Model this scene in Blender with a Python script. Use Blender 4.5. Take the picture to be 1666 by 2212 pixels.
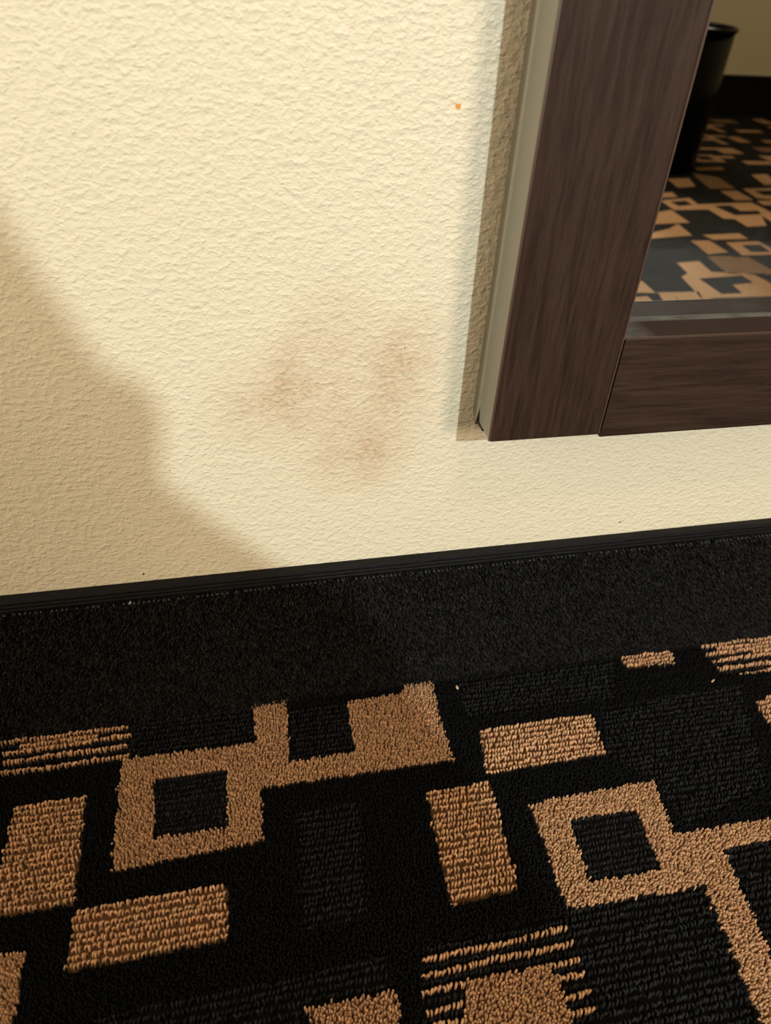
import bpy, bmesh, math, random
import numpy as np
from mathutils import Matrix, Vector

for o in list(bpy.data.objects):
    bpy.data.objects.remove(o, do_unlink=True)
SC = bpy.context.scene
COL = SC.collection
rng = np.random.default_rng(11)
random.seed(5)

# ------------------------------------------------------------------ camera
CAM = bpy.data.cameras.new('camera')
CAM.sensor_fit = 'VERTICAL'
CAM.sensor_height = 24.0
CAM.lens = 24.0 * 1571.0 / 2212.0
CAM.clip_start = 0.01
cam = bpy.data.objects.new('camera', CAM)
COL.objects.link(cam)
right = Vector((0.97635, -0.21105, 0.04682))
down = Vector((-0.08629, -0.57906, -0.81070))
fwd = Vector((0.19821, 0.78749, -0.58358))
cam.matrix_world = Matrix(((right.x, -down.x, -fwd.x, 0.0),
                           (right.y, -down.y, -fwd.y, -0.3051),
                           (right.z, -down.z, -fwd.z, 0.3621),
                           (0, 0, 0, 1)))
CAM.dof.use_dof = True
CAM.dof.focus_distance = 0.37
CAM.dof.aperture_fstop = 7.0
SC.camera = cam

# ------------------------------------------------------------------ world, light, exposure
W = bpy.data.worlds.new('night')
SC.world = W
W.use_nodes = True
W.node_tree.nodes['Background'].inputs[0].default_value = (0.02, 0.018, 0.015, 1)
W.node_tree.nodes['Background'].inputs[1].default_value = 0.3
SC.view_settings.view_transform = 'Standard'
SC.view_settings.look = 'None'
SC.view_settings.gamma = 1.0
SC.view_settings.use_curve_mapping = False
SC.view_settings.exposure = 0.0
SC.cycles.caustics_reflective = False
SC.cycles.caustics_refractive = False

KEY_POS = Vector((0.43, -1.80, 1.19))       # wall reading spot on the opposite wall
KEY_AIM = Vector((-0.20, -0.80, 0.0))
KEY_POWER = 96.0
KEY_COLOR = (0.81, 0.937, 1.0)
FILL_POS = Vector((0.80, -1.60, 0.72))      # panel head of the added fill lamp
FILL_AIM = Vector((0.05, 0.0, 0.18))
FILL_POWER = 11.5
FILL_COLOR = (1.0, 0.84, 0.66)
SMEAR_X, SMEAR_Z = 0.262, 0.086             # extent of the grey smear on the glass: dust plus painted floor light
CEIL_POWER = 8.0
SIDE_FILL_POWER = 14.0                           # added warm fill panel on the left wall

# ------------------------------------------------------------------ helpers
def link(o, parent=None):
    COL.objects.link(o)
    if parent is not None:
        o.parent = parent
    return o

def tag(o, label=None, cat=None, kind=None, group=None):
    if label: o['label'] = label
    if cat: o['category'] = cat
    if kind: o['kind'] = kind
    if group: o['group'] = group
    return o

def empty(name, loc=(0, 0, 0)):
    o = bpy.data.objects.new(name, None)
    o.empty_display_size = 0.02
    o.location = loc
    return link(o)

def from_bm(name, bm, mat, parent=None, bevel=0.0, seg=2, smooth=False):
    me = bpy.data.meshes.new(name)
    bmesh.ops.recalc_face_normals(bm, faces=bm.faces[:])
    bm.to_mesh(me); bm.free()
    me.materials.append(mat)
    o = link(bpy.data.objects.new(name, me), parent)
    if smooth:
        for p in me.polygons: p.use_smooth = True
    if bevel:
        m = o.modifiers.new('bevel', 'BEVEL')
        m.width = bevel; m.segments = seg; m.limit_method = 'ANGLE'; m.angle_limit = 0.6
    return o

def box(bm, x0, x1, y0, y1, z0, z1):
    v = [bm.verts.new((x, y, z)) for z in (z0, z1) for y in (y0, y1) for x in (x0, x1)]
    for f in ((0, 1, 3, 2), (4, 6, 7, 5), (0, 4, 5, 1), (2, 3, 7, 6), (0, 2, 6, 4), (1, 5, 7, 3)):
        bm.faces.new([v[i] for i in f])

def prism(bm, pts, axis, a, b):
    """extrude a polygon of (u, w) points along an axis from a to b"""
    def P(u, w, t):
        return {'x': (t, u, w), 'y': (u, t, w), 'z': (u, w, t)}[axis]
    A = [bm.verts.new(P(u, w, a)) for u, w in pts]
    B = [bm.verts.new(P(u, w, b)) for u, w in pts]
    n = len(pts)
    bm.faces.new(A); bm.faces.new(B[::-1])
    for i in range(n):
        bm.faces.new((A[i], A[(i + 1) % n], B[(i + 1) % n], B[i]))

def lathe(bm, prof, n=48, cx=0, cy=0):
    rings = []
    for r, z in prof:
        if r < 1e-6:
            rings.append([bm.verts.new((cx, cy, z))])
        else:
            rings.append([bm.verts.new((cx + r * math.cos(2 * math.pi * i / n), cy + r * math.sin(2 * math.pi * i / n), z)) for i in range(n)])
    for A, B in zip(rings, rings[1:]):
        for i in range(n):
            j = (i + 1) % n
            if len(A) == 1 and len(B) == 1: continue
            if len(A) == 1: bm.faces.new((A[0], B[i], B[j]))
            elif len(B) == 1: bm.faces.new((A[i], A[j], B[0]))
            else: bm.faces.new((A[i], A[j], B[j], B[i]))

def tube(bm, p, q, r, n=16):
    p, q = Vector(p), Vector(q)
    d = (q - p).normalized()
    s = d.orthogonal().normalized(); t = d.cross(s)
    A = []; B = []
    for i in range(n):
        a = 2 * math.pi * i / n
        e = s * (math.cos(a) * r) + t * (math.sin(a) * r)
        A.append(bm.verts.new(p + e)); B.append(bm.verts.new(q + e))
    for i in range(n):
        bm.faces.new((A[i], A[(i + 1) % n], B[(i + 1) % n], B[i]))
    bm.faces.new(A[::-1]); bm.faces.new(B)

def quad_mesh(name, verts, quads, colors, mat, parent=None, smooth=True):
    """fast mesh from numpy arrays, all quads, one colour per vertex"""
    me = bpy.data.meshes.new(name)
    nv, nq = len(verts), len(quads)
    me.vertices.add(nv); me.loops.add(nq * 4); me.polygons.add(nq)
    me.vertices.foreach_set('co', np.ascontiguousarray(verts, dtype=np.float32).ravel())
    me.loops.foreach_set('vertex_index', np.ascontiguousarray(quads, dtype=np.int32).ravel())
    me.polygons.foreach_set('loop_start', np.arange(0, nq * 4, 4, dtype=np.int32))
    me.polygons.foreach_set('use_smooth', np.full(nq, smooth, dtype=bool))
    me.update(calc_edges=True)
    if colors is not None:
        at = me.color_attributes.new('yarn', 'FLOAT_COLOR', 'POINT')
        c = np.ones((nv, 4), dtype=np.float32); c[:, :3] = colors
        at.data.foreach_set('color', c.ravel())
    me.materials.append(mat)
    return link(bpy.data.objects.new(name, me), parent)

# ------------------------------------------------------------------ materials
class N:
    def __init__(s, name):
        s.m = bpy.data.materials.new(name); s.m.use_nodes = True
        s.t = s.m.node_tree; s.b = s.t.nodes['Principled BSDF']
    def n(s, typ, **kw):
        nd = s.t.nodes.new(typ)
        for k, v in kw.items(): setattr(nd, k, v)
        return nd
    def l(s, a, b): s.t.links.new(a, b)
    def set(s, **kw):
        names = dict(rough='Roughness', metal='Metallic', spec='Specular IOR Level', sheen='Sheen Weight', coat='Coat Weight')
        for k, v in kw.items():
            if k == 'color': s.b.inputs['Base Color'].default_value = (*v, 1)
            else: s.b.inputs[names[k]].default_value = v
        return s
    def coord(s, scale=(1, 1, 1), out='Object'):
        tc = s.n('ShaderNodeTexCoord'); mp = s.n('ShaderNodeMapping')
        s.l(tc.outputs[out], mp.inputs[0]); mp.inputs['Scale'].default_value = scale
        return mp.outputs[0]
    def noise(s, vec, scale, detail=3, rough=0.5, dist=0.0):
        x = s.n('ShaderNodeTexNoise'); s.l(vec, x.inputs['Vector'])
        x.inputs['Scale'].default_value = scale; x.inputs['Detail'].default_value = detail
        x.inputs['Roughness'].default_value = rough; x.inputs['Distortion'].default_value = dist
        return x.outputs['Fac']
    def math(s, op, a, b=None, c=None, clamp=False):
        x = s.n('ShaderNodeMath', operation=op, use_clamp=clamp)
        for i, v in enumerate((a, b, c)):
            if v is None: continue
            if isinstance(v, (int, float)): x.inputs[i].default_value = v
            else: s.l(v, x.inputs[i])
        return x.outputs[0]
    def ramp(s, fac, stops):
        x = s.n('ShaderNodeValToRGB'); s.l(fac, x.inputs[0])
        e = x.color_ramp.elements
        while len(e) < len(stops): e.new(0.5)
        for el, (p, c) in zip(e, stops):
            el.position = p; el.color = (*c, 1)
        return x.outputs[0]
    def mix(s, fac, a, b, blend='MIX'):
        x = s.n('ShaderNodeMix', data_type='RGBA', blend_type=blend)
        if isinstance(fac, (int, float)): x.inputs[0].default_value = fac
        else: s.l(fac, x.inputs[0])
        for i, v in ((6, a), (7, b)):
            if isinstance(v, tuple): x.inputs[i].default_value = (*v, 1)
            else: s.l(v, x.inputs[i])
        return x.outputs[2]
    def bump(s, h, strength, dist, prev=None):
        x = s.n('ShaderNodeBump'); s.l(h, x.inputs['Height'])
        x.inputs['Strength'].default_value = strength; x.inputs['Distance'].default_value = dist
        if prev is not None: s.l(prev, x.inputs['Normal'])
        return x.outputs[0]

WALL_COL = (0.765, 0.695, 0.515)
def wall_material(name, stains):
    k = N(name); k.set(rough=0.45, spec=0.35)
    v = k.coord((1.0, 1.0, 1.4))
    n1 = k.noise(v, 360, 1.8, 0.5, 0.2)
    n2 = k.noise(v, 820, 1.5, 0.5, 0.2)
    n3 = k.noise(v, 150, 1.0, 0.5, 0.0)
    a = k.math('SMOOTH_MAX', n1, 0.44, 0.12)
    h = k.math('ADD', a, k.math('MULTIPLY', n2, 0.20))
    h = k.math('ADD', h, k.math('MULTIPLY', n3, 0.55))
    k.l(k.bump(h, 0.6, 0.0019), k.b.inputs['Normal'])
    col = k.mix(k.noise(k.coord(), 9, 3), tuple(c * 0.97 for c in WALL_COL), tuple(min(1, c * 1.03) for c in WALL_COL))
    if stains:
        g = k.n('ShaderNodeNewGeometry').outputs['Position']
        tot = None
        for x, z, r, s in stains:
            d = k.n('ShaderNodeVectorMath', operation='DISTANCE')
            k.l(g, d.inputs[0]); d.inputs[1].default_value = (x, 0, z)
            mr = k.n('ShaderNodeMapRange', interpolation_type='SMOOTHSTEP')
            k.l(d.outputs['Value'], mr.inputs[0])
            mr.inputs[1].default_value = r; mr.inputs[2].default_value = 0.0
            mr.inputs[3].default_value = 0.0; mr.inputs[4].default_value = s
            tot = mr.outputs[0] if tot is None else k.math('ADD', tot, mr.outputs[0])
        # soiling catches on the raised grain of the texture
        grain = k.math('MULTIPLY_ADD', k.noise(v, 420, 3, 0.6), 2.6, -0.75, clamp=True)
        patch = k.math('MULTIPLY_ADD', k.noise(k.coord(), 60, 4, 0.65), 2.2, -0.6, clamp=True)
        f = k.math('MULTIPLY', tot, k.math('MULTIPLY', k.math('ADD', k.math('MULTIPLY', grain, 0.75), 0.3), k.math('ADD', patch, 0.2)), clamp=True)
        col = k.mix(f, col, (0.52, 0.335, 0.19))
        for x, z, r, c in ((0.0963, 0.3266, 0.0016, (0.75, 0.33, 0.06)), (-0.0506, 0.1099, 0.0011, (0.12, 0.07, 0.04)), (0.2196, 0.1134, 0.0012, (0.45, 0.2, 0.08)), (0.0815, 0.2285, 0.0008, (0.2, 0.1, 0.06)), (-0.030, 0.1717, 0.0009, (0.4, 0.28, 0.16))):
            d = k.n('ShaderNodeVectorMath', operation='DISTANCE')
            k.l(g, d.inputs[0]); d.inputs[1].default_value = (x, 0, z)
            col = k.mix(k.math('LESS_THAN', k.math('ADD', d.outputs['Value'], k.math('MULTIPLY', n2, 0.001)), r), col, c)
    k.l(col, k.b.inputs['Base Color'])
    return k.m

STAINS = [(0.0294, 0.2257, .016, .42), (0.0225, 0.207, .036, .52), (0.0481, 0.2433, .030, .30), (0.0833, 0.2174, .026, .50),
          (0.086, 0.233, .026, .38), (0.067, 0.1785, .030, .50), (0.0757, 0.1934, .036, .32), (0.0485, 0.1665, .026, .32),
          (0.050, 0.2002, .060, .36), (0.0009, 0.1985, .026, .26), (0.058, 0.2233, .045, .22), (0.07, 0.162, .026, .30)]
M_WALL = wall_material('painted_orange_peel_plaster_soiled', STAINS)
M_WALL2 = wall_material('painted_orange_peel_plaster', None)

k = N('ceiling_paint'); k.set(color=(0.75, 0.70, 0.60), rough=0.8)
k.l(k.bump(k.noise(k.coord(), 60, 3), 0.3, 0.002), k.b.inputs['Normal']); M_CEIL = k.m

k = N('yarn'); k.set(rough=0.8, spec=0.12, sheen=0.0)
a = k.n('ShaderNodeAttribute', attribute_name='yarn')
f = k.noise(k.coord((1, 1, 1)), 2600, 2, 0.6)
k.l(k.mix(1.0, a.outputs['Color'], k.ramp(f, [(0.3, (0.7, 0.7, 0.7)), (0.7, (1.2, 1.2, 1.2))]), 'MULTIPLY'), k.b.inputs['Base Color'])
M_YARN = k.m

BLACK = (0.0035, 0.0035, 0.0038)
TAN = (0.57, 0.335, 0.18)
k = N('black_carpet'); k.set(rough=0.85, spec=0.15)
f = k.noise(k.coord((1, 1, 1)), 480, 3, 0.7)
k.l(k.ramp(f, [(0.3, (0.002, 0.002, 0.0024)), (0.75, (0.008, 0.008, 0.0085))]), k.b.inputs['Base Color'])
k.l(k.bump(f, 0.8, 0.003), k.b.inputs['Normal']); M_BLACK = k.m
k = N('tan_carpet'); k.set(rough=0.85, spec=0.15)
f = k.noise(k.coord((0.6, 1, 1)), 520, 3, 0.7)
k.l(k.ramp(f, [(0.3, (0.26, 0.145, 0.07)), (0.7, (0.46, 0.27, 0.135))]), k.b.inputs['Base Color'])
k.l(k.bump(f, 0.7, 0.003), k.b.inputs['Normal']); M_TAN = k.m

k = N('shaded_backing'); k.set(color=(0.13, 0.066, 0.028), rough=0.9, spec=0.1)  # shade between the tan tufts, put into the backing colour
k.l(k.bump(k.noise(k.coord(), 900, 2), 0.5, 0.001), k.b.inputs['Normal']); M_SHADED_BACKING = k.m
k = N('black_binding'); k.set(rough=0.45, spec=0.12)
f = k.noise(k.coord((0.05, 1, 1)), 2600, 3, 0.6)
k.l(k.ramp(f, [(0.3, (0.0015, 0.0015, 0.0017)), (0.75, (0.0105, 0.0108, 0.012))]), k.b.inputs['Base Color'])
k.l(k.bump(f, 0.5, 0.0008), k.b.inputs['Normal']); M_BIND = k.m
k = N('grey_thread'); k.set(color=(0.07, 0.073, 0.08), rough=0.5); M_THREAD = k.m

def wood(name, stretch):
    k = N(name); k.set(rough=0.5, spec=0.16)
    v = k.coord(stretch)
    a = k.noise(v, 55, 5, 0.62, 0.6); b = k.noise(v, 230, 4, 0.6, 0.2)
    f = k.math('ADD', k.math('MULTIPLY', a, 0.6), k.math('MULTIPLY', b, 0.4))
    c = k.ramp(f, [(0.36, (0.020, 0.0105, 0.0068)), (0.5, (0.036, 0.0195, 0.0128)), (0.64, (0.050, 0.029, 0.0195))])
    k.l(c, k.b.inputs['Base Color'])
    k.l(k.bump(f, 0.35, 0.0012), k.b.inputs['Normal'])
    return k.m
M_WOOD_V = wood('dark_woodgrain_vertical', (6.0, 6.0, 0.35))
M_WOOD_H = wood('dark_woodgrain_horizontal', (0.35, 6.0, 6.0))
k = N('veneer_edge'); k.set(color=(0.075, 0.042, 0.028), rough=0.4); M_EDGE = k.m
k = N('brushed_aluminium'); k.set(color=(0.31, 0.295, 0.26), rough=0.38, metal=0.85)
f = k.noise(k.coord((30, 30, 0.6)), 30, 3)
k.l(k.bump(f, 0.08, 0.001), k.b.inputs['Normal'])
M_ALU = k.m
k = N('black_plastic'); k.set(color=(0.006, 0.006, 0.006), rough=0.5); M_PLASTIC = k.m
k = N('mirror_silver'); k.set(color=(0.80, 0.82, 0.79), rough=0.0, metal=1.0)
# dusty smear low in the left corner, also painting in the lit reflected carpet
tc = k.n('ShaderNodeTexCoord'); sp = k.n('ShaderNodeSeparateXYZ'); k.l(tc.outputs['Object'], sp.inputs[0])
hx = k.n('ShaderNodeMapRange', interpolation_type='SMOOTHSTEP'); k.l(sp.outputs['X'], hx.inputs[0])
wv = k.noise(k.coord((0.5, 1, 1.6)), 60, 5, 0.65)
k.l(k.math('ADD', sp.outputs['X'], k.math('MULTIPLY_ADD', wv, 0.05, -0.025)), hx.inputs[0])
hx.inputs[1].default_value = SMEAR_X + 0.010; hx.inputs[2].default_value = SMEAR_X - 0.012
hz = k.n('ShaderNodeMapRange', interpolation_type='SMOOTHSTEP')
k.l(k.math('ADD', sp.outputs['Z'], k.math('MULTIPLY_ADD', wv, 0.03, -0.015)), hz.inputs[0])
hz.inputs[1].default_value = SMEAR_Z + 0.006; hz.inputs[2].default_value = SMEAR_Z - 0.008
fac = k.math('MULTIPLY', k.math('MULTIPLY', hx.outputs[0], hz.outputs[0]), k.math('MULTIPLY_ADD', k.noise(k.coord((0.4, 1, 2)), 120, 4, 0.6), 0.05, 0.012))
dust = k.n('ShaderNodeBsdfDiffuse'); dust.inputs[0].default_value = (0.62, 0.66, 0.64, 1)  # grey of the dust and of the painted floor light
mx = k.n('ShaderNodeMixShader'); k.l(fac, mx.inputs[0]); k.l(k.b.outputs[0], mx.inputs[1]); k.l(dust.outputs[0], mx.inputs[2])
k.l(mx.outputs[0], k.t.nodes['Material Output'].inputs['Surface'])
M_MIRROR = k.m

# dusty inner lip of the mirror rail: dust lies thick against the glass and in the corner
k = N('dusty_lip'); k.set(rough=0.5, spec=0.02)
tc = k.n('ShaderNodeTexCoord'); sp = k.n('ShaderNodeSeparateXYZ'); k.l(tc.outputs['Object'], sp.inputs[0])
near_glass = k.n('ShaderNodeMapRange'); k.l(sp.outputs['Y'], near_glass.inputs[0])
near_glass.inputs[1].default_value = -0.0130; near_glass.inputs[2].default_value = -0.0105
corner = k.n('ShaderNodeMapRange'); k.l(sp.outputs['X'], corner.inputs[0])
corner.inputs[1].default_value = 0.190; corner.inputs[2].default_value = 0.174
f = k.noise(k.coord((0.25, 1, 1)), 260, 5, 0.7)
d = k.math('ADD', k.math('MULTIPLY', near_glass.outputs[0], 0.85), k.math('MULTIPLY', corner.outputs[0], 0.7))
d = k.math('MULTIPLY', d, k.math('MULTIPLY_ADD', f, 2.2, -0.4, clamp=True), clamp=True)
k.l(k.mix(d, (0.040, 0.023, 0.016), (0.30, 0.29, 0.24)), k.b.inputs['Base Color'])
M_LIP = k.m

k = N('bin_plastic'); k.set(color=(0.0015, 0.0015, 0.0015), rough=0.25, spec=0.10); M_BIN = k.m
k = N('bag_fabric'); k.set(color=(0.06, 0.065, 0.075), rough=0.9)
k.l(k.bump(k.noise(k.coord(), 300, 3), 0.4, 0.002), k.b.inputs['Normal']); M_FABRIC = k.m
k = N('dark_metal'); k.set(color=(0.05, 0.045, 0.04), rough=0.35, metal=0.9); M_METAL = k.m
k = N('crumb'); k.set(color=(0.62, 0.50, 0.30), rough=0.7); M_CRUMB = k.m
k = N('grain_husk'); k.set(color=(0.72, 0.50, 0.18), rough=0.6); M_HUSK = k.m
k = N('lint'); k.set(color=(0.35, 0.36, 0.38), rough=0.9); M_LINT = k.m
k = N('fill_diffuser'); k.set(color=(0.9, 0.85, 0.75), rough=0.6)  # emissive face of the added fill lights
k.b.inputs['Emission Color'].default_value = (*FILL_COLOR, 1); k.b.inputs['Emission Strength'].default_value = 1.0
M_DIFF = k.m

# carpet pattern measured on the floor, metres from the wall (x along the wall, y into the room)
NEAR = {
 'S': [[(-0.145,-0.0023),(-0.0749,-0.002),(-0.0721,-0.0328),(-0.1394,-0.0316)],
  [(0.0665,-0.1604),(0.1364,-0.1589),(0.1371,-0.1708),(0.1365,-0.1849),(0.1332,-0.2082),(0.0579,-0.1932)],
  [(0.3036,-0.007),(0.3742,-0.0076),(0.3516,-0.038),(0.3044,-0.0348)]],
 'R': [[(-0.074,-0.0036),(-0.0014,-0.003),(-0.0005,-0.034),(-0.0752,-0.0319)],
  [(0.0175,-0.0121),(0.0565,-0.0135),(0.0552,-0.0492),(0.0155,-0.0499)],
  [(0.0165,-0.0821),(0.0503,-0.0829),(0.0449,-0.1423),(0.0129,-0.1425)],
  [(-0.0785,-0.1608),(0.0477,-0.1611),(0.0468,-0.1748),(0.0112,-0.1733),(0.0051,-0.1826),(-0.0798,-0.1657)],
  [(0.2341,-0.1428),(0.2731,-0.1433),(0.2274,-0.2047)],
  [(0.1395,-0.1573),(0.2125,-0.1598),(0.2019,-0.2219),(0.1332,-0.2082)],
  [(0.2117,-0.0464),(0.3115,-0.0448),(0.2818,-0.1154),(0.2201,-0.1296),(0.2196,-0.101),(0.1991,-0.0785)],
  [(0.1261,-0.0087),(0.2395,-0.01),(0.2239,-0.0411),(0.1261,-0.0384)]],
 'T': [[(-0.0762,-0.0318),(-0.0005,-0.0337),(-0.0014,-0.0023),(0.0189,-0.0014),(0.0175,-0.036),(0.0155,-0.0499),(0.0551,-0.0499),(0.0558,-0.0138),(0.0921,-0.0124),(0.0944,-0.0),(0.1129,-0.0005),(0.1089,-0.0388),(0.1098,-0.0655),(-0.0004,-0.0641),(-0.0018,-0.0946),(-0.0763,-0.0969)],
  [(-0.1269,-0.127),(-0.1111,-0.1269),(-0.1105,-0.1419),(-0.1115,-0.161),(-0.1221,-0.1589)],
  [(0.0101,-0.174),(0.0499,-0.1751),(0.05,-0.1846),(0.0465,-0.1943),(0.0142,-0.1878)],
  [(0.1427,-0.1),(0.2189,-0.0987),(0.2127,-0.1309),(0.2807,-0.1332),(0.2728,-0.1438),(0.2341,-0.1428),(0.2257,-0.2004),(0.2211,-0.2257),(0.2039,-0.2223),(0.2139,-0.1593),(0.1398,-0.1566)],
  [(0.0823,-0.1765),(0.1218,-0.1792),(0.1231,-0.188),(0.1206,-0.2074),(0.0749,-0.1983)]],
 'L': [[(-0.1291,-0.0496),(-0.0928,-0.0514),(-0.0919,-0.1098),(-0.1305,-0.1095)],
  [(-0.0926,-0.1125),(-0.0201,-0.1132),(-0.0216,-0.1397),(-0.0922,-0.1399)],
  [(0.1302,-0.0488),(0.2046,-0.0487),(0.1994,-0.0779),(0.1247,-0.0781)],
  [(0.0884,-0.0813),(0.1262,-0.0826),(0.1204,-0.1433),(0.0843,-0.1446)],
  [(0.2435,-0.0055),(0.2813,-0.0072),(0.2802,-0.0199),(0.2423,-0.0179)],
  [(0.314,-0.0562),(0.3383,-0.0558),(0.3226,-0.0857),(0.3109,-0.0748)],
  [(-0.1353,-0.0007),(-0.0901,-0.0017),(-0.0903,-0.0134),(-0.1328,-0.0125)],
  [(0.3139,-0.0079),(0.3742,-0.0076),(0.3646,-0.0205),(0.3178,-0.0169)]],
 'H': [[(-0.0578,-0.0472),(-0.0183,-0.0484),(-0.0196,-0.0834),(-0.0571,-0.0829)],
  [(0.1603,-0.113),(0.2002,-0.114),(0.1967,-0.1476),(0.1566,-0.147)]],
}
FAR = {
 'T': [[(0.84,-1.034),(0.913,-1.051),(0.906,-1.009),(1.03,-1.021),(1.032,-0.957),(1.031,-0.924),(0.989,-0.866),(0.998,-0.941),(0.969,-0.883),(0.926,-0.878),(0.929,-0.921),(0.908,-0.924),(0.909,-0.978),(0.837,-0.975)],
  [(1.008,-1.096),(1.049,-1.099),(1.046,-1.037),(1.004,-1.034)],
  [(1.072,-1.113),(1.155,-1.12),(1.155,-1.098),(1.109,-1.033),(1.061,-1.048)],
  [(1.048,-1.03),(1.094,-1.033),(1.087,-1.002),(1.045,-1.003)],
  [(0.938,-1.185),(0.993,-1.19),(0.972,-1.128),(0.927,-1.12)],
  [(1.06,-1.276),(1.128,-1.283),(1.122,-1.258),(1.049,-1.253)],
  [(1.163,-1.22),(1.206,-1.225),(1.179,-1.147),(1.143,-1.142)],
  [(0.861,-1.082),(0.897,-1.089),(0.89,-1.056),(0.845,-1.052)],
  [(0.786,-0.96),(0.831,-0.976),(0.827,-0.903),(0.743,-0.896)],
  [(0.719,-0.85),(0.768,-0.872),(0.8,-0.897),(0.793,-0.837),(0.7,-0.823)],
  [(0.813,-0.839),(0.888,-0.845),(0.888,-0.817),(0.819,-0.814)],
  [(0.775,-0.812),(0.809,-0.811),(0.811,-0.756),(0.769,-0.748)],
  [(0.834,-0.801),(0.898,-0.804),(0.9,-0.757),(0.897,-0.742),(0.826,-0.74)],
  [(0.694,-0.715),(0.736,-0.72),(0.73,-0.676),(0.778,-0.667),(0.794,-0.659),(0.801,-0.617),(0.787,-0.581),(0.674,-0.581),(0.653,-0.568),(0.661,-0.604),(0.67,-0.66),(0.688,-0.672)],
  [(0.579,-0.648),(0.6,-0.647),(0.598,-0.606),(0.666,-0.604),(0.653,-0.568),(0.614,-0.57),(0.621,-0.595),(0.602,-0.604),(0.559,-0.607)],
  [(0.551,-0.592),(0.58,-0.594),(0.579,-0.573),(0.542,-0.574)],
  [(0.602,-0.604),(0.621,-0.595),(0.616,-0.568),(0.593,-0.57)]],
 'S': [[(1.024,-1.234),(1.068,-1.196),(1.055,-1.113),(0.996,-1.113)],
  [(0.761,-0.738),(0.831,-0.735),(0.838,-0.663),(0.835,-0.659),(0.752,-0.668)]],
 'K': [[(0.856,-1.024),(0.892,-1.03),(0.892,-1.006),(0.86,-0.999)],
  [(0.934,-0.997),(0.97,-1.0),(0.97,-0.966),(1.008,-0.967),(1.002,-0.947),(0.943,-0.943)],
  [(1.088,-1.096),(1.14,-1.099),(1.128,-1.067),(1.089,-1.067)],
  [(0.854,-0.785),(0.89,-0.787),(0.886,-0.755),(0.852,-0.755)],
  [(0.694,-0.65),(0.749,-0.655),(0.77,-0.658),(0.771,-0.63),(0.733,-0.626),(0.729,-0.595),(0.696,-0.594)]],
}
BINPOS = (0.955, -1.315, 0.262)

# ------------------------------------------------------------------ the room shell
X0, X1, Y0, ZC = -1.40, 2.70, -1.865, 2.40
def shell(name, x0, x1, y0, y1, z0, z1, mat):
    bm = bmesh.new(); box(bm, x0, x1, y0, y1, z0, z1)
    return tag(from_bm(name, bm, mat), kind='structure')
wall_back = shell('wall_back', X0, X1, 0.0, 0.10, -0.02, ZC, M_WALL)
wall_back['label'] = 'cream orange-peel textured wall with brown scuff stains behind the mirror'
shell('wall_front', X0, X1, Y0 - 0.10, Y0, -0.02, ZC, M_WALL2)['label'] = 'plain cream wall across the room seen in the mirror'
shell('wall_left', X0 - 0.10, X0, Y0, 0.0, -0.02, ZC, M_WALL2)
shell('wall_right', X1, X1 + 0.10, Y0, 0.0, -0.02, ZC, M_WALL2)
shell('ceiling', X0, X1, Y0, 0.0, ZC, ZC + 0.1, M_CEIL)
floor = shell('floor', X0, X1, Y0, 0.0, -0.05, 0.0, M_BLACK)
floor['label'] = 'black carpet with tan squares, rings and stripes'

# ------------------------------------------------------------------ carpet pattern
def inside(poly, x, y):
    r = np.zeros(x.shape, bool)
    n = len(poly)
    for i in range(n):
        x0, y0 = poly[i]; x1, y1 = poly[(i + 1) % n]
        if y0 == y1: continue
        c = ((y0 > y) != (y1 > y)) & (x < (x1 - x0) * (y - y0) / (y1 - y0) + x0)
        r ^= c
    return r

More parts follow.
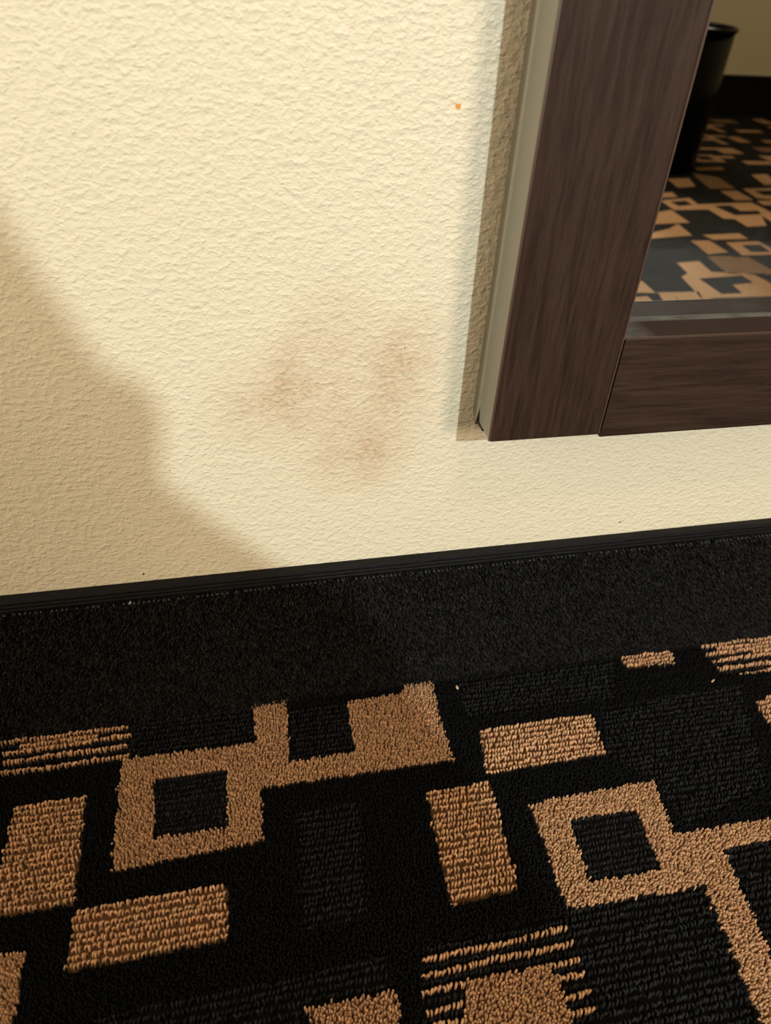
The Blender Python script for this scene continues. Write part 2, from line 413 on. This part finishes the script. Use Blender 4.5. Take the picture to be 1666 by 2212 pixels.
U = 0.0187
RAND = {'S': [], 'R': [], 'T': [], 'L': [], 'H': []}
def rect(x, y, w, h): return [(x, y), (x + w, y), (x + w, y - h), (x, y - h)]
def random_pattern():
    pitch = 0.118
    for i in range(int((X1 - X0) / pitch) + 1):
        for j in range(int(-Y0 / pitch) + 1):
            x = X0 + i * pitch + random.choice((0, U, -U)); y = -j * pitch + random.choice((0, U, -U)) - 0.01
            def free(x, y, w, h):
                if x + w > X1 - 0.03 or y - h < Y0 + 0.03 or y > -0.002 or x < X0 + 0.02: return False
                if x + w > -0.155 and x < 0.39 and y > -0.235 and not (x + w < -0.15): return False
                if x + w > 0.50 and x < 1.22 and y > -1.30 and y - h < -0.54: return False
                return True
            m = random.random()
            if m < 0.27:
                if free(x, y, 4 * U, 3.5 * U):
                    RAND['T'].append(rect(x, y, 4 * U, 3.5 * U)); RAND['H'].append(rect(x + U, y - U, 2 * U, 1.7 * U))
                if random.random() < 0.7 and free(x + 4 * U, y, 2.5 * U, U):
                    RAND['T'].append(rect(x + 4 * U, y - 2 * U, 2.5 * U, U))
                if random.random() < 0.6 and free(x + 3 * U, y + 2.2 * U, U, 2.2 * U):
                    RAND['T'].append(rect(x + 3 * U, y + 2.2 * U, U, 2.3 * U))
            elif m < 0.45:
                if free(x, y, 4 * U, 1.6 * U): RAND['L'].append(rect(x, y, 4 * U, 1.6 * U))
                if free(x, y - 3 * U, 3 * U, 1.5 * U) and random.random() < .5: RAND['R'].append(rect(x, y - 3 * U, 3 * U, 1.5 * U))
            elif m < 0.63:
                if free(x, y, 2 * U, 3.4 * U): RAND['L'].append(rect(x, y, 2 * U, 3.4 * U))
                if free(x + 3 * U, y, 2 * U, 3 * U): RAND['R'].append(rect(x + 3 * U, y, 2 * U, 3 * U))
            elif m < 0.80:
                if free(x, y, 4 * U, 2.4 * U):
                    RAND['S'].append(rect(x, y, 4 * U, 2.4 * U)); RAND['L'].append(rect(x + U, y - .7 * U, 2 * U, 1.6 * U))
            else:
                if free(x, y, 3 * U, 3 * U): RAND['T'].append(rect(x, y, 3 * U, 3 * U))
                if free(x - 2 * U, y - 2 * U, 2.1 * U, U): RAND['T'].append(rect(x - 2 * U, y - 2 * U, 2.1 * U, U))
random_pattern()

ROW = 0.0034          # tuft rows run along the wall
def stripes(poly):
    ys = [p[1] for p in poly]; out = []
    j0 = int(math.floor(-max(ys) / (2 * ROW))); j1 = int(math.ceil(-min(ys) / (2 * ROW)))
    for j in range(j0, j1 + 1):
        y = -(2 * j + 0.5) * ROW; xs = []
        for i in range(len(poly)):
            a, b = poly[i], poly[(i + 1) % len(poly)]
            if (a[1] > y) != (b[1] > y): xs.append(a[0] + (b[0] - a[0]) * (y - a[1]) / (b[1] - a[1]))
        if len(xs) >= 2: out.append([(min(xs), y + ROW / 2), (max(xs), y + ROW / 2), (max(xs), y - ROW / 2), (min(xs), y - ROW / 2)])
    return out

# flat low-pile layer of the pattern: tan inlay over the black ground, black centres over the tan
def flat_layer(name, polys, mat, z):
    bm = bmesh.new()
    for p in polys:
        pts = [(x, min(y, -0.001)) for x, y in p]
        vs = [bm.verts.new((x, y, z)) for x, y in pts]
        try:
            f = bm.faces.new(vs)
        except ValueError:
            continue
        f.normal_update()
        if f.normal.z < 0: f.normal_flip()
    me = bpy.data.meshes.new(name); bm.to_mesh(me); bm.free(); me.materials.append(mat)
    return tag(link(bpy.data.objects.new(name, me), floor), kind='stuff')
tan_polys, blk_polys = [], []
TZ = (-0.26, 0.47, -0.31)        # close-up zone: real tufts stand on a backing darkened with painted gap shade
def outside(p):
    mx = sum(q[0] for q in p) / len(p); my = sum(q[1] for q in p) / len(p)
    return not (TZ[0] < mx < TZ[1] and my > TZ[2])
for src in (FAR, {k_: [p for p in v_ if outside(p)] for k_, v_ in RAND.items()}):
    for key in ('T', 'L'): tan_polys += src.get(key, [])
    for p in src.get('S', []): tan_polys += stripes(p)
    for key in ('K', 'H'): blk_polys += src.get(key, [])
flat_layer('shaded_pile_backing', NEAR['L'] + NEAR['T'], M_SHADED_BACKING, 0.0006)
blk_polys += NEAR['H']
flat_layer('tan_pile', tan_polys, M_TAN, 0.0006)
flat_layer('black_pile', blk_polys, M_BLACK, 0.0012)

# tufts in the part of the floor that is seen close up
TX0, TX1, TY0, TY1 = -0.26, 0.47, -0.31, -0.0055
def any_in(src_key, x, y):
    r = np.zeros(x.shape, bool)
    for src in (NEAR, RAND):
        for p in src.get(src_key, []):
            px = [q[0] for q in p]; py = [q[1] for q in p]
            if max(px) < TX0 or min(px) > TX1 or min(py) > TY1 or max(py) < TY0: continue
            r |= inside(p, x, y)
    return r
def classify(x, y, row):
    """0 black cut, 1 black loop, 2 tan cut, 3 tan loop"""
    c = np.zeros(x.shape, int)
    c[any_in('R', x, y)] = 1
    c[any_in('T', x, y)] = 2
    s = any_in('S', x, y)
    c[s] = np.where(row[s] % 2 == 0, 3, 1)
    inner_cut = s & any_in('T', x, y)
    c[inner_cut] = 2
    c[any_in('L', x, y)] = 3
    c[any_in('H', x, y)] = 1
    return c

def loops_mesh(x, y, ang, L, h, r, col, z0=0.0):
    n = len(x); P = 5; S = 4
    ph = np.linspace(0.0, math.pi, P)
    dirx, diry = np.cos(ang), np.sin(ang)
    V = np.zeros((n, P, S, 3), np.float32)
    for i, p in enumerate(ph):
        u = -np.cos(p) * L / 2; z = np.sin(p) ** 0.75 * h
        cxp = x + dirx * u; cyp = y + diry * u
        nu, nz = -math.cos(p), math.sin(p)
        for s in range(S):
            a = 2 * math.pi * s / S + 0.4
            side, rad = math.cos(a) * r, math.sin(a) * r
            V[:, i, s, 0] = cxp - diry * side + dirx * nu * rad
            V[:, i, s, 1] = cyp + dirx * side + diry * nu * rad
            V[:, i, s, 2] = z0 + z + nz * rad
    q = []
    for i in range(P - 1):
        for s in range(S):
            q.append((i * S + s, i * S + (s + 1) % S, (i + 1) * S + (s + 1) % S, (i + 1) * S + s))
    q = np.array(q)
    Q = (np.arange(n)[:, None, None] * (P * S) + q[None]).reshape(-1, 4)
    return V.reshape(-1, 3), Q, np.repeat(col, P * S, axis=0)

def cut_mesh(x, y, h, r, lean, col, z0=0.0):
    n = len(x)
    a0 = rng.uniform(0, 6.28, n); ld = rng.uniform(0, 6.28, n); lm = rng.uniform(0, lean, n)
    V = np.zeros((n, 8, 3), np.float32)
    for k_, (zz, rr) in enumerate(((0.0, 1.0), (1.0, 0.62))):
        for s in range(4):
            a = a0 + s * math.pi / 2
            V[:, k_ * 4 + s, 0] = x + np.cos(a) * r * rr + np.cos(ld) * lm * zz
            V[:, k_ * 4 + s, 1] = y + np.sin(a) * r * rr + np.sin(ld) * lm * zz
            V[:, k_ * 4 + s, 2] = z0 + h * zz + (np.cos(a) * 0.0004 if zz else 0)
    q = np.array([(0, 1, 5, 4), (1, 2, 6, 5), (2, 3, 7, 6), (3, 0, 4, 7), (4, 5, 6, 7)])
    Q = (np.arange(n)[:, None, None] * 8 + q[None]).reshape(-1, 4)
    return V.reshape(-1, 3), Q, np.repeat(col, 8, axis=0)

def yarn_color(base, n, spread):
    c = np.array(base)[None] * (1 + rng.normal(0, spread, (n, 1)))
    c = c * (1 + rng.normal(0, spread * 0.18, (n, 3)))
    return np.clip(c, 0.001, 0.9)

def stack(parts):
    V, Q, Cc = [], [], []; off = 0
    for v, q, c in parts:
        V.append(v); Q.append(q + off); Cc.append(c); off += len(v)
    return np.concatenate(V), np.concatenate(Q), np.concatenate(Cc)

def floor_tufts():
    rows = np.arange(int(-TY1 / ROW) , int(-TY0 / ROW))
    ST = 0.00195
    xs = np.arange(TX0, TX1, ST)
    R_, X_ = np.meshgrid(rows, xs, indexing='ij')
    R_ = R_.ravel(); X_ = X_.ravel()
    # the rows of loops wander a little, and so do the stitches
    wob = 0.00045 * np.sin(X_ * 55 + R_ * 1.3) + 0.0003 * np.sin(X_ * 160 + R_ * 2.1)
    Y_ = -(R_ + 0.5) * ROW + wob + rng.normal(0, 0.00022, len(X_))
    X_ = X_ + rng.normal(0, 0.0003, len(X_)) + (R_ % 2) * ST / 2
    ex, ey = X_ + rng.normal(0, 0.0007, len(X_)), -(R_ + 0.5) * ROW
    c = classify(ex, ey, R_)
    parts = []
    for cls, base, h, sp in ((1, (0.012, 0.012, 0.0125), 0.0028, 0.35), (3, TAN, 0.0034, 0.14)):
        m = c == cls; n = int(m.sum())
        parts.append(loops_mesh(X_[m], Y_[m], rng.normal(1.05, 0.55, n), 0.00185 + rng.normal(0, 0.00015, n),
                                h + rng.normal(0, 0.0004, n), 0.00068, yarn_color(base, n, sp)))
    # cut pile: finer and denser
    g = 0.00132
    xx, yy = np.meshgrid(np.arange(TX0, TX1, g), np.arange(TY0, TY1, g))
    xx = xx.ravel() + rng.uniform(-g, g, xx.size) * 0.45; yy = yy.ravel() + rng.uniform(-g, g, yy.size) * 0.45
    row = np.floor(-yy / ROW).astype(int)
    jit = rng.normal(0, 0.0006, xx.size)
    c = classify(xx + jit, yy, row)
    for cls, base, h, sp in ((0, BLACK, 0.0036, 0.3), (2, tuple(v * 0.86 for v in TAN), 0.0038, 0.15)):
        m = c == cls; n = int(m.sum())
        parts.append(cut_mesh(xx[m], yy[m], h + rng.normal(0, 0.00035, n), 0.00085, 0.0009, yarn_color(base, n, sp)))
    V, Q, Cc = stack(parts)
    return tag(quad_mesh('carpet_pile', V, Q, Cc, M_YARN, floor), kind='stuff')
floor_tufts()

# ------------------------------------------------------------------ carpet skirting with sewn binding
BH = 0.105
def skirting(name, wall, detailed, label=None):
    """profile (distance from the wall, z) swept along the wall"""
    prof = [(0, 0), (0.0075, 0.0), (0.006, 0.003), (0.005, 0.008), (0.0045, 0.02), (0.004, 0.05), (0.004, BH - 0.0075), (0.0015, BH - 0.007), (0.0, BH - 0.007)]
    bm = bmesh.new()
    if wall == 'back': prism(bm, [(-d, z) for d, z in prof], 'x', X0, X1)
    if wall == 'front': prism(bm, [(Y0 + d, z) for d, z in prof], 'x', X0, X1)
    if wall == 'left': prism(bm, [(X0 + d, z) for d, z in prof], 'y', Y0 + .016, -.016)
    if wall == 'right': prism(bm, [(X1 - d, z) for d, z in prof], 'y', Y0 + .016, -.016)
    o = tag(from_bm(name, bm, M_BLACK), label, kind='structure')
    b = [(0.0, BH - 0.0068), (0.0062, BH - 0.0068), (0.0066, BH - 0.0055), (0.0060, BH - 0.0046), (0.0064, BH - 0.0034), (0.0058, BH - 0.0025), (0.0058, BH - 0.0012), (0.0040, BH), (0.0, BH)]
    bm = bmesh.new()
    if wall == 'back': prism(bm, [(-d, z) for d, z in b], 'x', X0, X1)
    if wall == 'front': prism(bm, [(Y0 + d, z) for d, z in b], 'x', X0, X1)
    if wall == 'left': prism(bm, [(X0 + d, z) for d, z in b], 'y', Y0 + .016, -.016)
    if wall == 'right': prism(bm, [(X1 - d, z) for d, z in b], 'y', Y0 + .016, -.016)
    from_bm('binding', bm, M_BIND, o)
    return o
bb = skirting('baseboard_back', 'back', True, 'black carpeted baseboard with stitched binding along its top edge')
skirting('baseboard_front', 'front', False, 'black baseboard across the room seen in the mirror')
skirting('baseboard_left', 'left', False)
skirting('baseboard_right', 'right', False)

def skirting_pile():
    g = 0.0013
    xx, ss = np.meshgrid(np.arange(TX0, TX1 + .08, g), np.arange(0.0, 0.0985, g))
    xx = xx.ravel() + rng.uniform(-g, g, xx.size) * .5; ss = ss.ravel() + rng.uniform(-g, g, ss.size) * .5
    n = len(xx)
    col = yarn_color((0.0105, 0.0097, 0.0088), n, 0.8)
    V, Q, Cc = cut_mesh(xx, np.zeros(n), 0.0026 + rng.normal(0, 0.0004, n), 0.00072, 0.0013, col)
    V = V.reshape(n, 8, 3)
    # wrap the strip (u = along profile, height = out of the pile) onto the coved profile
    pr = np.array([(0.0075, 0.0), (0.006, 0.003), (0.005, 0.008), (0.0045, 0.02), (0.004, 0.05), (0.004, 0.0975)])
    sl = np.concatenate([[0], np.cumsum(np.linalg.norm(np.diff(pr, axis=0), axis=1))])
    s = np.clip(ss[:, None] + V[:, :, 1], 0, sl[-1] - 1e-4)
    d = np.interp(s, sl, pr[:, 0]); z = np.interp(s, sl, pr[:, 1])
    e = 1e-4
    td = np.interp(s + e, sl, pr[:, 0]) - d; tz = np.interp(s + e, sl, pr[:, 1]) - z
    ln = np.sqrt(td * td + tz * tz) + 1e-9
    nd, nz = tz / ln, -td / ln
    out = np.stack([V[:, :, 0], -(d + nd * V[:, :, 2] * 0.8), z + nz * V[:, :, 2] * 0.8], axis=-1)
    return tag(quad_mesh('baseboard_pile', out.reshape(-1, 3), Q, Cc, M_YARN, bb), kind='stuff')
skirting_pile()

bm = bmesh.new()
x = TX0
while x < TX1 + .08:
    w = random.uniform(0.0006, 0.0012); zz = BH - 0.0083 + 0.0004 * math.sin(x * 40)
    if random.random() < 0.7:
        box(bm, x, x + w, -0.0073, -0.0060, zz, zz + 0.00022)
    x += 0.0025
tag(from_bm('stitching', bm, M_THREAD, bb), kind='stuff')

# ------------------------------------------------------------------ the mirror
TILT = math.radians(1.6)
FX0, FX1 = 0.117, 0.777          # outer edges
FZ0, FZ1 = 0.1942, 1.56
SW, RW, FD = 0.0555, 0.0505, 0.030
mirror = empty('wall_mirror', (0, 0, FZ0))
tag(mirror, 'tall wall mirror in a dark brown woodgrain frame with grey metal sides', 'mirror')
mirror.rotation_euler = (TILT, 0, 0)
H = FZ1 - FZ0                    # everything below is relative to the bottom of the frame
def stile(x0, x1):
    bm = bmesh.new()
    r = 0.0012
    pts = [(x0, -0.0285), (x0 + 0.0004, -FD + 0.0004), (x0 + r, -FD), (x1 - r, -FD), (x1 - 0.0004, -FD + 0.0004), (x1, -0.0285), (x1, -0.006), (x0 + 0.0012, -0.006), (x0 + 0.0012, -0.0285)]
    prism(bm, pts, 'z', 0.0, H)
    return from_bm('stile', bm, M_WOOD_V, mirror)
stile(FX0, FX0 + SW); stile(FX1 - SW, FX1)
RB = -0.0018                     # the rails hang a touch lower than the stiles
def rail(z0, z1):
    bm = bmesh.new()
    xa, xb = FX0 + SW + 0.0010, FX1 - SW - 0.0010
    r = 0.0009
    prism(bm, [(-0.0125, z0), (-FD + 0.0004, z0), (-FD, z0 + r), (-FD, z1 - r), (-FD + 0.0006, z1), (-0.0125, z1)], 'x', xa, xb)
    return from_bm('rail', bm, M_WOOD_H, mirror)
rail(RB, RB + RW); rail(H - RW - RB, H - RB)
# thin lighter veneer arrises along the front corners
bm = bmesh.new(); box(bm, FX0 - 0.0003, FX0 + 0.0006, -0.0297, -0.0289, 0.0002, H); from_bm('veneer_edge', bm, M_EDGE, mirror)
bm = bmesh.new(); box(bm, FX0 + SW - 0.0005, FX0 + SW + 0.00025, -0.0299, -0.0291, 0.0002, H); from_bm('veneer_edge', bm, M_EDGE, mirror)
bm = bmesh.new(); box(bm, FX0 + SW + .001, FX1 - SW - .001, -0.0300, -0.0292, RB + RW - 0.0004, RB + RW + 0.0003); from_bm('veneer_edge', bm, M_EDGE, mirror)
# metal side channels, cut and slightly sprung open at the bottom end
def channel(x0, s):
    bm = bmesh.new()
    A = [(-0.0285, 0.0004), (-0.0285, H), (-0.0125, H), (-0.0125, 0.0085), (-0.0142, 0.0018)]
    prism(bm, A, 'x', x0, x0 + s * 0.0012)
    f = from_bm('side_channel', bm, M_ALU, mirror)
    bm = bmesh.new()
    B = [(-0.0125, 0.0085), (-0.0125, H), (-0.0006, H), (-0.0004, 0.0012), (-0.0015, -0.0004), (-0.0103, -0.0020)]
    n = len(B)
    vv = []
    for off in (0.0, s * 0.0010):
        row = []
        for y, z in B:
            bow = -s * 0.0022 * max(0.0, 1 - z / 0.05) ** 2 * (0.4 if y > -0.011 else 0.0)
            inset = s * 0.0024 * (1 - min(1, (-y) / 0.0125))
            row.append(bm.verts.new((x0 + off + bow + inset, y, z)))
        vv.append(row)
    bm.faces.new(vv[0]); bm.faces.new(vv[1][::-1])
    for i in range(n): bm.faces.new((vv[0][i], vv[0][(i + 1) % n], vv[1][(i + 1) % n], vv[1][i]))
    from_bm('rear_flange', bm, M_ALU, mirror)
channel(FX0, 1); channel(FX1, -1)
bm = bmesh.new(); box(bm, FX0 + 0.0016, FX0 + 0.010, -0.0155, -0.0075, -0.0030, 0.012); from_bm('corner_clip', bm, M_PLASTIC, mirror)
# dark filler in the joints
for xj in (FX0 + SW, FX1 - SW - 0.0010):
    bm = bmesh.new(); box(bm, xj, xj + 0.0010, -0.020, -0.012, RB + 0.001, RB + RW - .001); from_bm('joint', bm, M_PLASTIC, mirror)
# inner lip, glass, back board
bm = bmesh.new(); box(bm, FX0 + SW + 0.0002, FX1 - SW - 0.0002, -FD + 0.0006, -0.0096, RB + RW - 0.0006, RB + RW + 0.0001); from_bm('inner_lip', bm, M_LIP, mirror)
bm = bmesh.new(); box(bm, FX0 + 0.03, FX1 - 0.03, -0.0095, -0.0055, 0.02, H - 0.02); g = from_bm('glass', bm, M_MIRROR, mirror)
bm = bmesh.new(); box(bm, FX0 + 0.004, FX1 - 0.004, -0.0054, -0.0008, 0.006, H - 0.006); from_bm('back_board', bm, M_PLASTIC, mirror)

# ------------------------------------------------------------------ waste bin, seen in the mirror
BX, BY, BHGT = BINPOS
bin_ = empty('waste_bin', (BX, BY, 0.0))
tag(bin_, 'glossy black round waste bin reflected in the mirror', 'bin')
rb, rt = 0.105, 0.110
bm = bmesh.new()
lathe(bm, [(0, 0.0015), (rb - 0.004, 0.0015), (rb, 0.005), (rb + (rt - rb) * 0.5, BHGT * 0.5), (rt - 0.002, BHGT - 0.009), (rt - 0.0045, BHGT - 0.009), (rb + (rt - rb) * 0.5 - 0.003, BHGT * 0.5), (rb - 0.004, 0.008), (0, 0.006)], 64)
from_bm('body', bm, M_BIN, bin_, smooth=True)
bm = bmesh.new()
lathe(bm, [(rt - 0.0045, BHGT - 0.009), (rt - 0.001, BHGT - 0.0095), (rt + 0.0014, BHGT - 0.008), (rt + 0.002, BHGT - 0.004), (rt + 0.0012, BHGT - 0.0008), (rt - 0.001, BHGT), (rt - 0.0035, BHGT - 0.0015), (rt - 0.0045, BHGT - 0.009)], 64)
from_bm('rim', bm, M_BIN, bin_, smooth=True)

# ------------------------------------------------------------------ wall reading spot (key light), out of the frame
sp = empty('reading_spot', (KEY_POS.x, Y0, KEY_POS.z))
tag(sp, 'small dark metal reading spot on the wall opposite the mirror', 'lamp')
bm = bmesh.new(); lathe(bm, [(0, 0), (0.04, 0), (0.04, 0.012), (0, 0.014)], 32)
o = from_bm('wall_plate', bm, M_METAL, sp); o.rotation_euler = (-math.pi / 2, 0, 0)
dirn = (KEY_AIM - KEY_POS).normalized()
loc = KEY_POS - Vector(sp.location)
back = loc - dirn * 0.055
bm = bmesh.new(); tube(bm, (0, 0.012, 0), back, 0.006); from_bm('arm', bm, M_METAL, sp)
bm = bmesh.new(); lathe(bm, [(0, -0.06), (0.022, -0.055), (0.030, -0.03), (0.034, -0.004), (0.033, -0.004), (0.028, -0.03), (0.0, -0.045)], 32)
o = from_bm('head', bm, M_METAL, sp, smooth=True); o.location = loc; o.rotation_euler = dirn.to_track_quat('Z', 'Y').to_euler()
L = bpy.data.lights.new('reading_spot_light', 'SPOT')
L.energy = KEY_POWER; L.color = KEY_COLOR; L.spot_size = math.radians(69.5); L.spot_blend = 0.18; L.shadow_soft_size = 0.019
lo = link(bpy.data.objects.new('reading_spot_light', L), sp)
lo.location = loc; lo.rotation_euler = dirn.to_track_quat('-Z', 'Y').to_euler()

# ------------------------------------------------------------------ side table with an added panel lamp for warm fill, out of the frame
TBX, TBY, TBH = 0.80, -1.60, 0.46
st = empty('side_table', (TBX, TBY, 0))
tag(st, 'small dark wooden side table standing behind the waste bin', 'table')
bm = bmesh.new(); box(bm, -0.16, 0.16, -0.16, 0.16, TBH - 0.025, TBH); from_bm('table_top', bm, M_WOOD_H, st, 0.004)
for sx in (-1, 1):
    for sy in (-1, 1):
        bm = bmesh.new(); box(bm, sx * 0.135 - 0.014, sx * 0.135 + 0.014, sy * 0.135 - 0.014, sy * 0.135 + 0.014, 0.0012, TBH - 0.025)
        from_bm('leg', bm, M_WOOD_V, st, 0.003)
tl = empty('added_fill_panel', (TBX, TBY, TBH))
tag(tl, 'added square panel on the side table giving warm fill light', 'lamp')
bm = bmesh.new(); lathe(bm, [(0, 0), (0.07, 0), (0.07, 0.008), (0.01, 0.016), (0, 0.016)], 40); from_bm('base', bm, M_METAL, tl)
bm = bmesh.new(); tube(bm, (0, -0.02, 0.012), (0, -0.02, FILL_POS.z - TBH), 0.007); from_bm('pole', bm, M_METAL, tl)
fd = (FILL_AIM - FILL_POS).normalized()
q = fd.to_track_quat('-Z', 'Y').to_euler()
hl = FILL_POS - Vector(tl.location)
bm = bmesh.new(); box(bm, -0.16, 0.16, -0.16, 0.16, 0.004, 0.022); o = from_bm('head', bm, M_METAL, tl, 0.003); o.location = hl; o.rotation_euler = q
bm = bmesh.new(); box(bm, -0.15, 0.15, -0.15, 0.15, 0.001, 0.0038); o = from_bm('diffuser', bm, M_DIFF, tl); o.location = hl; o.rotation_euler = q
L = bpy.data.lights.new('added_fill_panel_light', 'AREA'); L.shape = 'SQUARE'; L.size = 0.30; L.energy = FILL_POWER; L.color = FILL_COLOR
lo = link(bpy.data.objects.new('added_fill_panel_light', L), tl); lo.location = hl; lo.rotation_euler = q

# ------------------------------------------------------------------ ceiling light added for warm fill, out of view
cl = empty('added_ceiling_fill', (0.25, -1.15, ZC))
tag(cl, 'round frosted ceiling light added as unseen warm fill', 'lamp')
bm = bmesh.new(); lathe(bm, [(0, 0), (0.17, 0), (0.17, -0.025), (0.16, -0.03), (0, -0.03)], 48); from_bm('rim', bm, M_METAL, cl)
bm = bmesh.new(); lathe(bm, [(0.155, -0.0302), (0.14, -0.05), (0.08, -0.065), (0, -0.07)], 48); from_bm('diffuser', bm, M_DIFF, cl, smooth=True)
L = bpy.data.lights.new('added_ceiling_fill_light', 'AREA'); L.shape = 'DISK'; L.size = 0.30; L.energy = CEIL_POWER; L.color = FILL_COLOR
lo = link(bpy.data.objects.new('added_ceiling_fill_light', L), cl); lo.location = (0, 0, -0.075)

# ------------------------------------------------------------------ glowing framed panel added on the left wall as warm fill
dr = empty('added_side_fill', (X0, -0.95, 0)); tag(dr, 'framed glowing panel added on the left wall for warm fill', kind='structure')
bm = bmesh.new(); box(bm, 0.012, 0.020, -0.60, 0.60, 0.16, 1.70); from_bm('pane', bm, M_DIFF, dr)
for nm, a in (('frame', (0.002, 0.04, -0.66, -0.60, 0.11, 1.76)), ('frame', (0.002, 0.04, 0.60, 0.66, 0.11, 1.76)), ('frame', (0.002, 0.04, -0.60, 0.60, 1.70, 1.76)), ('frame', (0.002, 0.04, -0.60, 0.60, 0.11, 0.16))):
    bm = bmesh.new(); box(bm, *a); from_bm(nm, bm, M_WOOD_V, dr, 0.003)
L = bpy.data.lights.new('added_side_fill_light', 'AREA'); L.shape = 'RECTANGLE'; L.size = 1.5; L.size_y = 1.2; L.energy = SIDE_FILL_POWER; L.color = FILL_COLOR
lo = link(bpy.data.objects.new('added_side_fill_light', L), dr); lo.location = (0.03, 0, 0.93); lo.rotation_euler = (0, -math.pi / 2, 0)

# ------------------------------------------------------------------ unseen bag added to cast the shadow across the left of the wall
bag = empty('shadow_caster_bag', (0.0, -0.62, 0))
tag(bag, 'dark grey bag added out of view to cast the shadow on the wall', 'shadow_caster_bag')
def part_y(name, pts, y0, y1, bev):
    bm = bmesh.new(); prism(bm, pts, 'y', y0, y1)
    return from_bm(name, bm, M_FABRIC, bag, bev, 4)
part_y('body', [(-0.13, 0.002), (0.10, 0.002), (0.108, 0.10), (0.104, 0.42), (0.1008, 0.4695), (0.1036, 0.486), (0.1022, 0.4946), (0.0972, 0.5006), (0.0901, 0.5045), (0.0865, 0.5109), (0.0801, 0.5266), (0.0758, 0.5372), (0.0709, 0.5514), (0.0638, 0.5678), (0.045, 0.604), (0.01, 0.635), (-0.04, 0.645), (-0.09, 0.62), (-0.13, 0.52)], -0.11, 0.10, 0.003)
part_y('front_pocket', [(0.095, 0.02), (0.185, 0.02), (0.20, 0.10), (0.198, 0.30), (0.186, 0.37), (0.160, 0.405), (0.137, 0.422), (0.115, 0.4455), (0.1043, 0.4583), (0.095, 0.466)], -0.09, 0.10, 0.003)
bm = bmesh.new()
P = [Vector((-0.07 + 0.09 * math.cos(a) * 0.5, 0, 0.632 + 0.035 * math.sin(a))) for a in np.linspace(math.pi, 0, 7)]
for a, b in zip(P, P[1:]): tube(bm, a, b, 0.008, 10)
from_bm('handle', bm, M_FABRIC, bag)
for yy in (-0.07, 0.06):
    bm = bmesh.new()
    P = [Vector((-0.128, yy, 0.56)), Vector((-0.165, yy, 0.48)), Vector((-0.175, yy, 0.35)), Vector((-0.155, yy, 0.2)), Vector((-0.128, yy, 0.10))]
    for a, b in zip(P, P[1:]): tube(bm, a, b, 0.012, 10)
    from_bm('strap', bm, M_FABRIC, bag)

# ------------------------------------------------------------------ crumbs on the carpet
def speck(name, loc, size, mat, label, cat, seed):
    r = random.Random(seed)
    bm = bmesh.new(); bmesh.ops.create_icosphere(bm, subdivisions=2, radius=1.0)
    for v in bm.verts:
        s = 1 + r.uniform(-0.22, 0.22)
        v.co = Vector((v.co.x * size[0] * s, v.co.y * size[1] * s, v.co.z * size[2] * s))
    o = from_bm(name, bm, mat, smooth=True); o.location = loc; o.rotation_euler = (r.uniform(-.3, .3), r.uniform(-.3, .3), r.uniform(0, 3))
    return tag(o, label, cat)
speck('crumb', (0.1255, -0.0175, 0.0070), (0.0014, 0.0008, 0.0007), M_CRUMB, 'pale crumb at the foot of the black baseboard', 'crumb', 3)
speck('grain_husk', (0.2945, -0.039, 0.0042), (0.0018, 0.0006, 0.0006), M_HUSK, 'yellow grain husk on black carpet below the striped tan patch', 'husk', 4)
speck('lint_fleck', (-0.0585, -0.0085, 0.0985), (0.0006, 0.0004, 0.0014), M_LINT, 'tiny grey lint fleck on the baseboard binding', 'lint', 6)
speck('dust_fleck', (0.073, -0.0185, 0.0048), (0.0006, 0.0005, 0.0005), M_LINT, 'tiny white dust fleck on carpet left of the tan block', 'dust', 8)
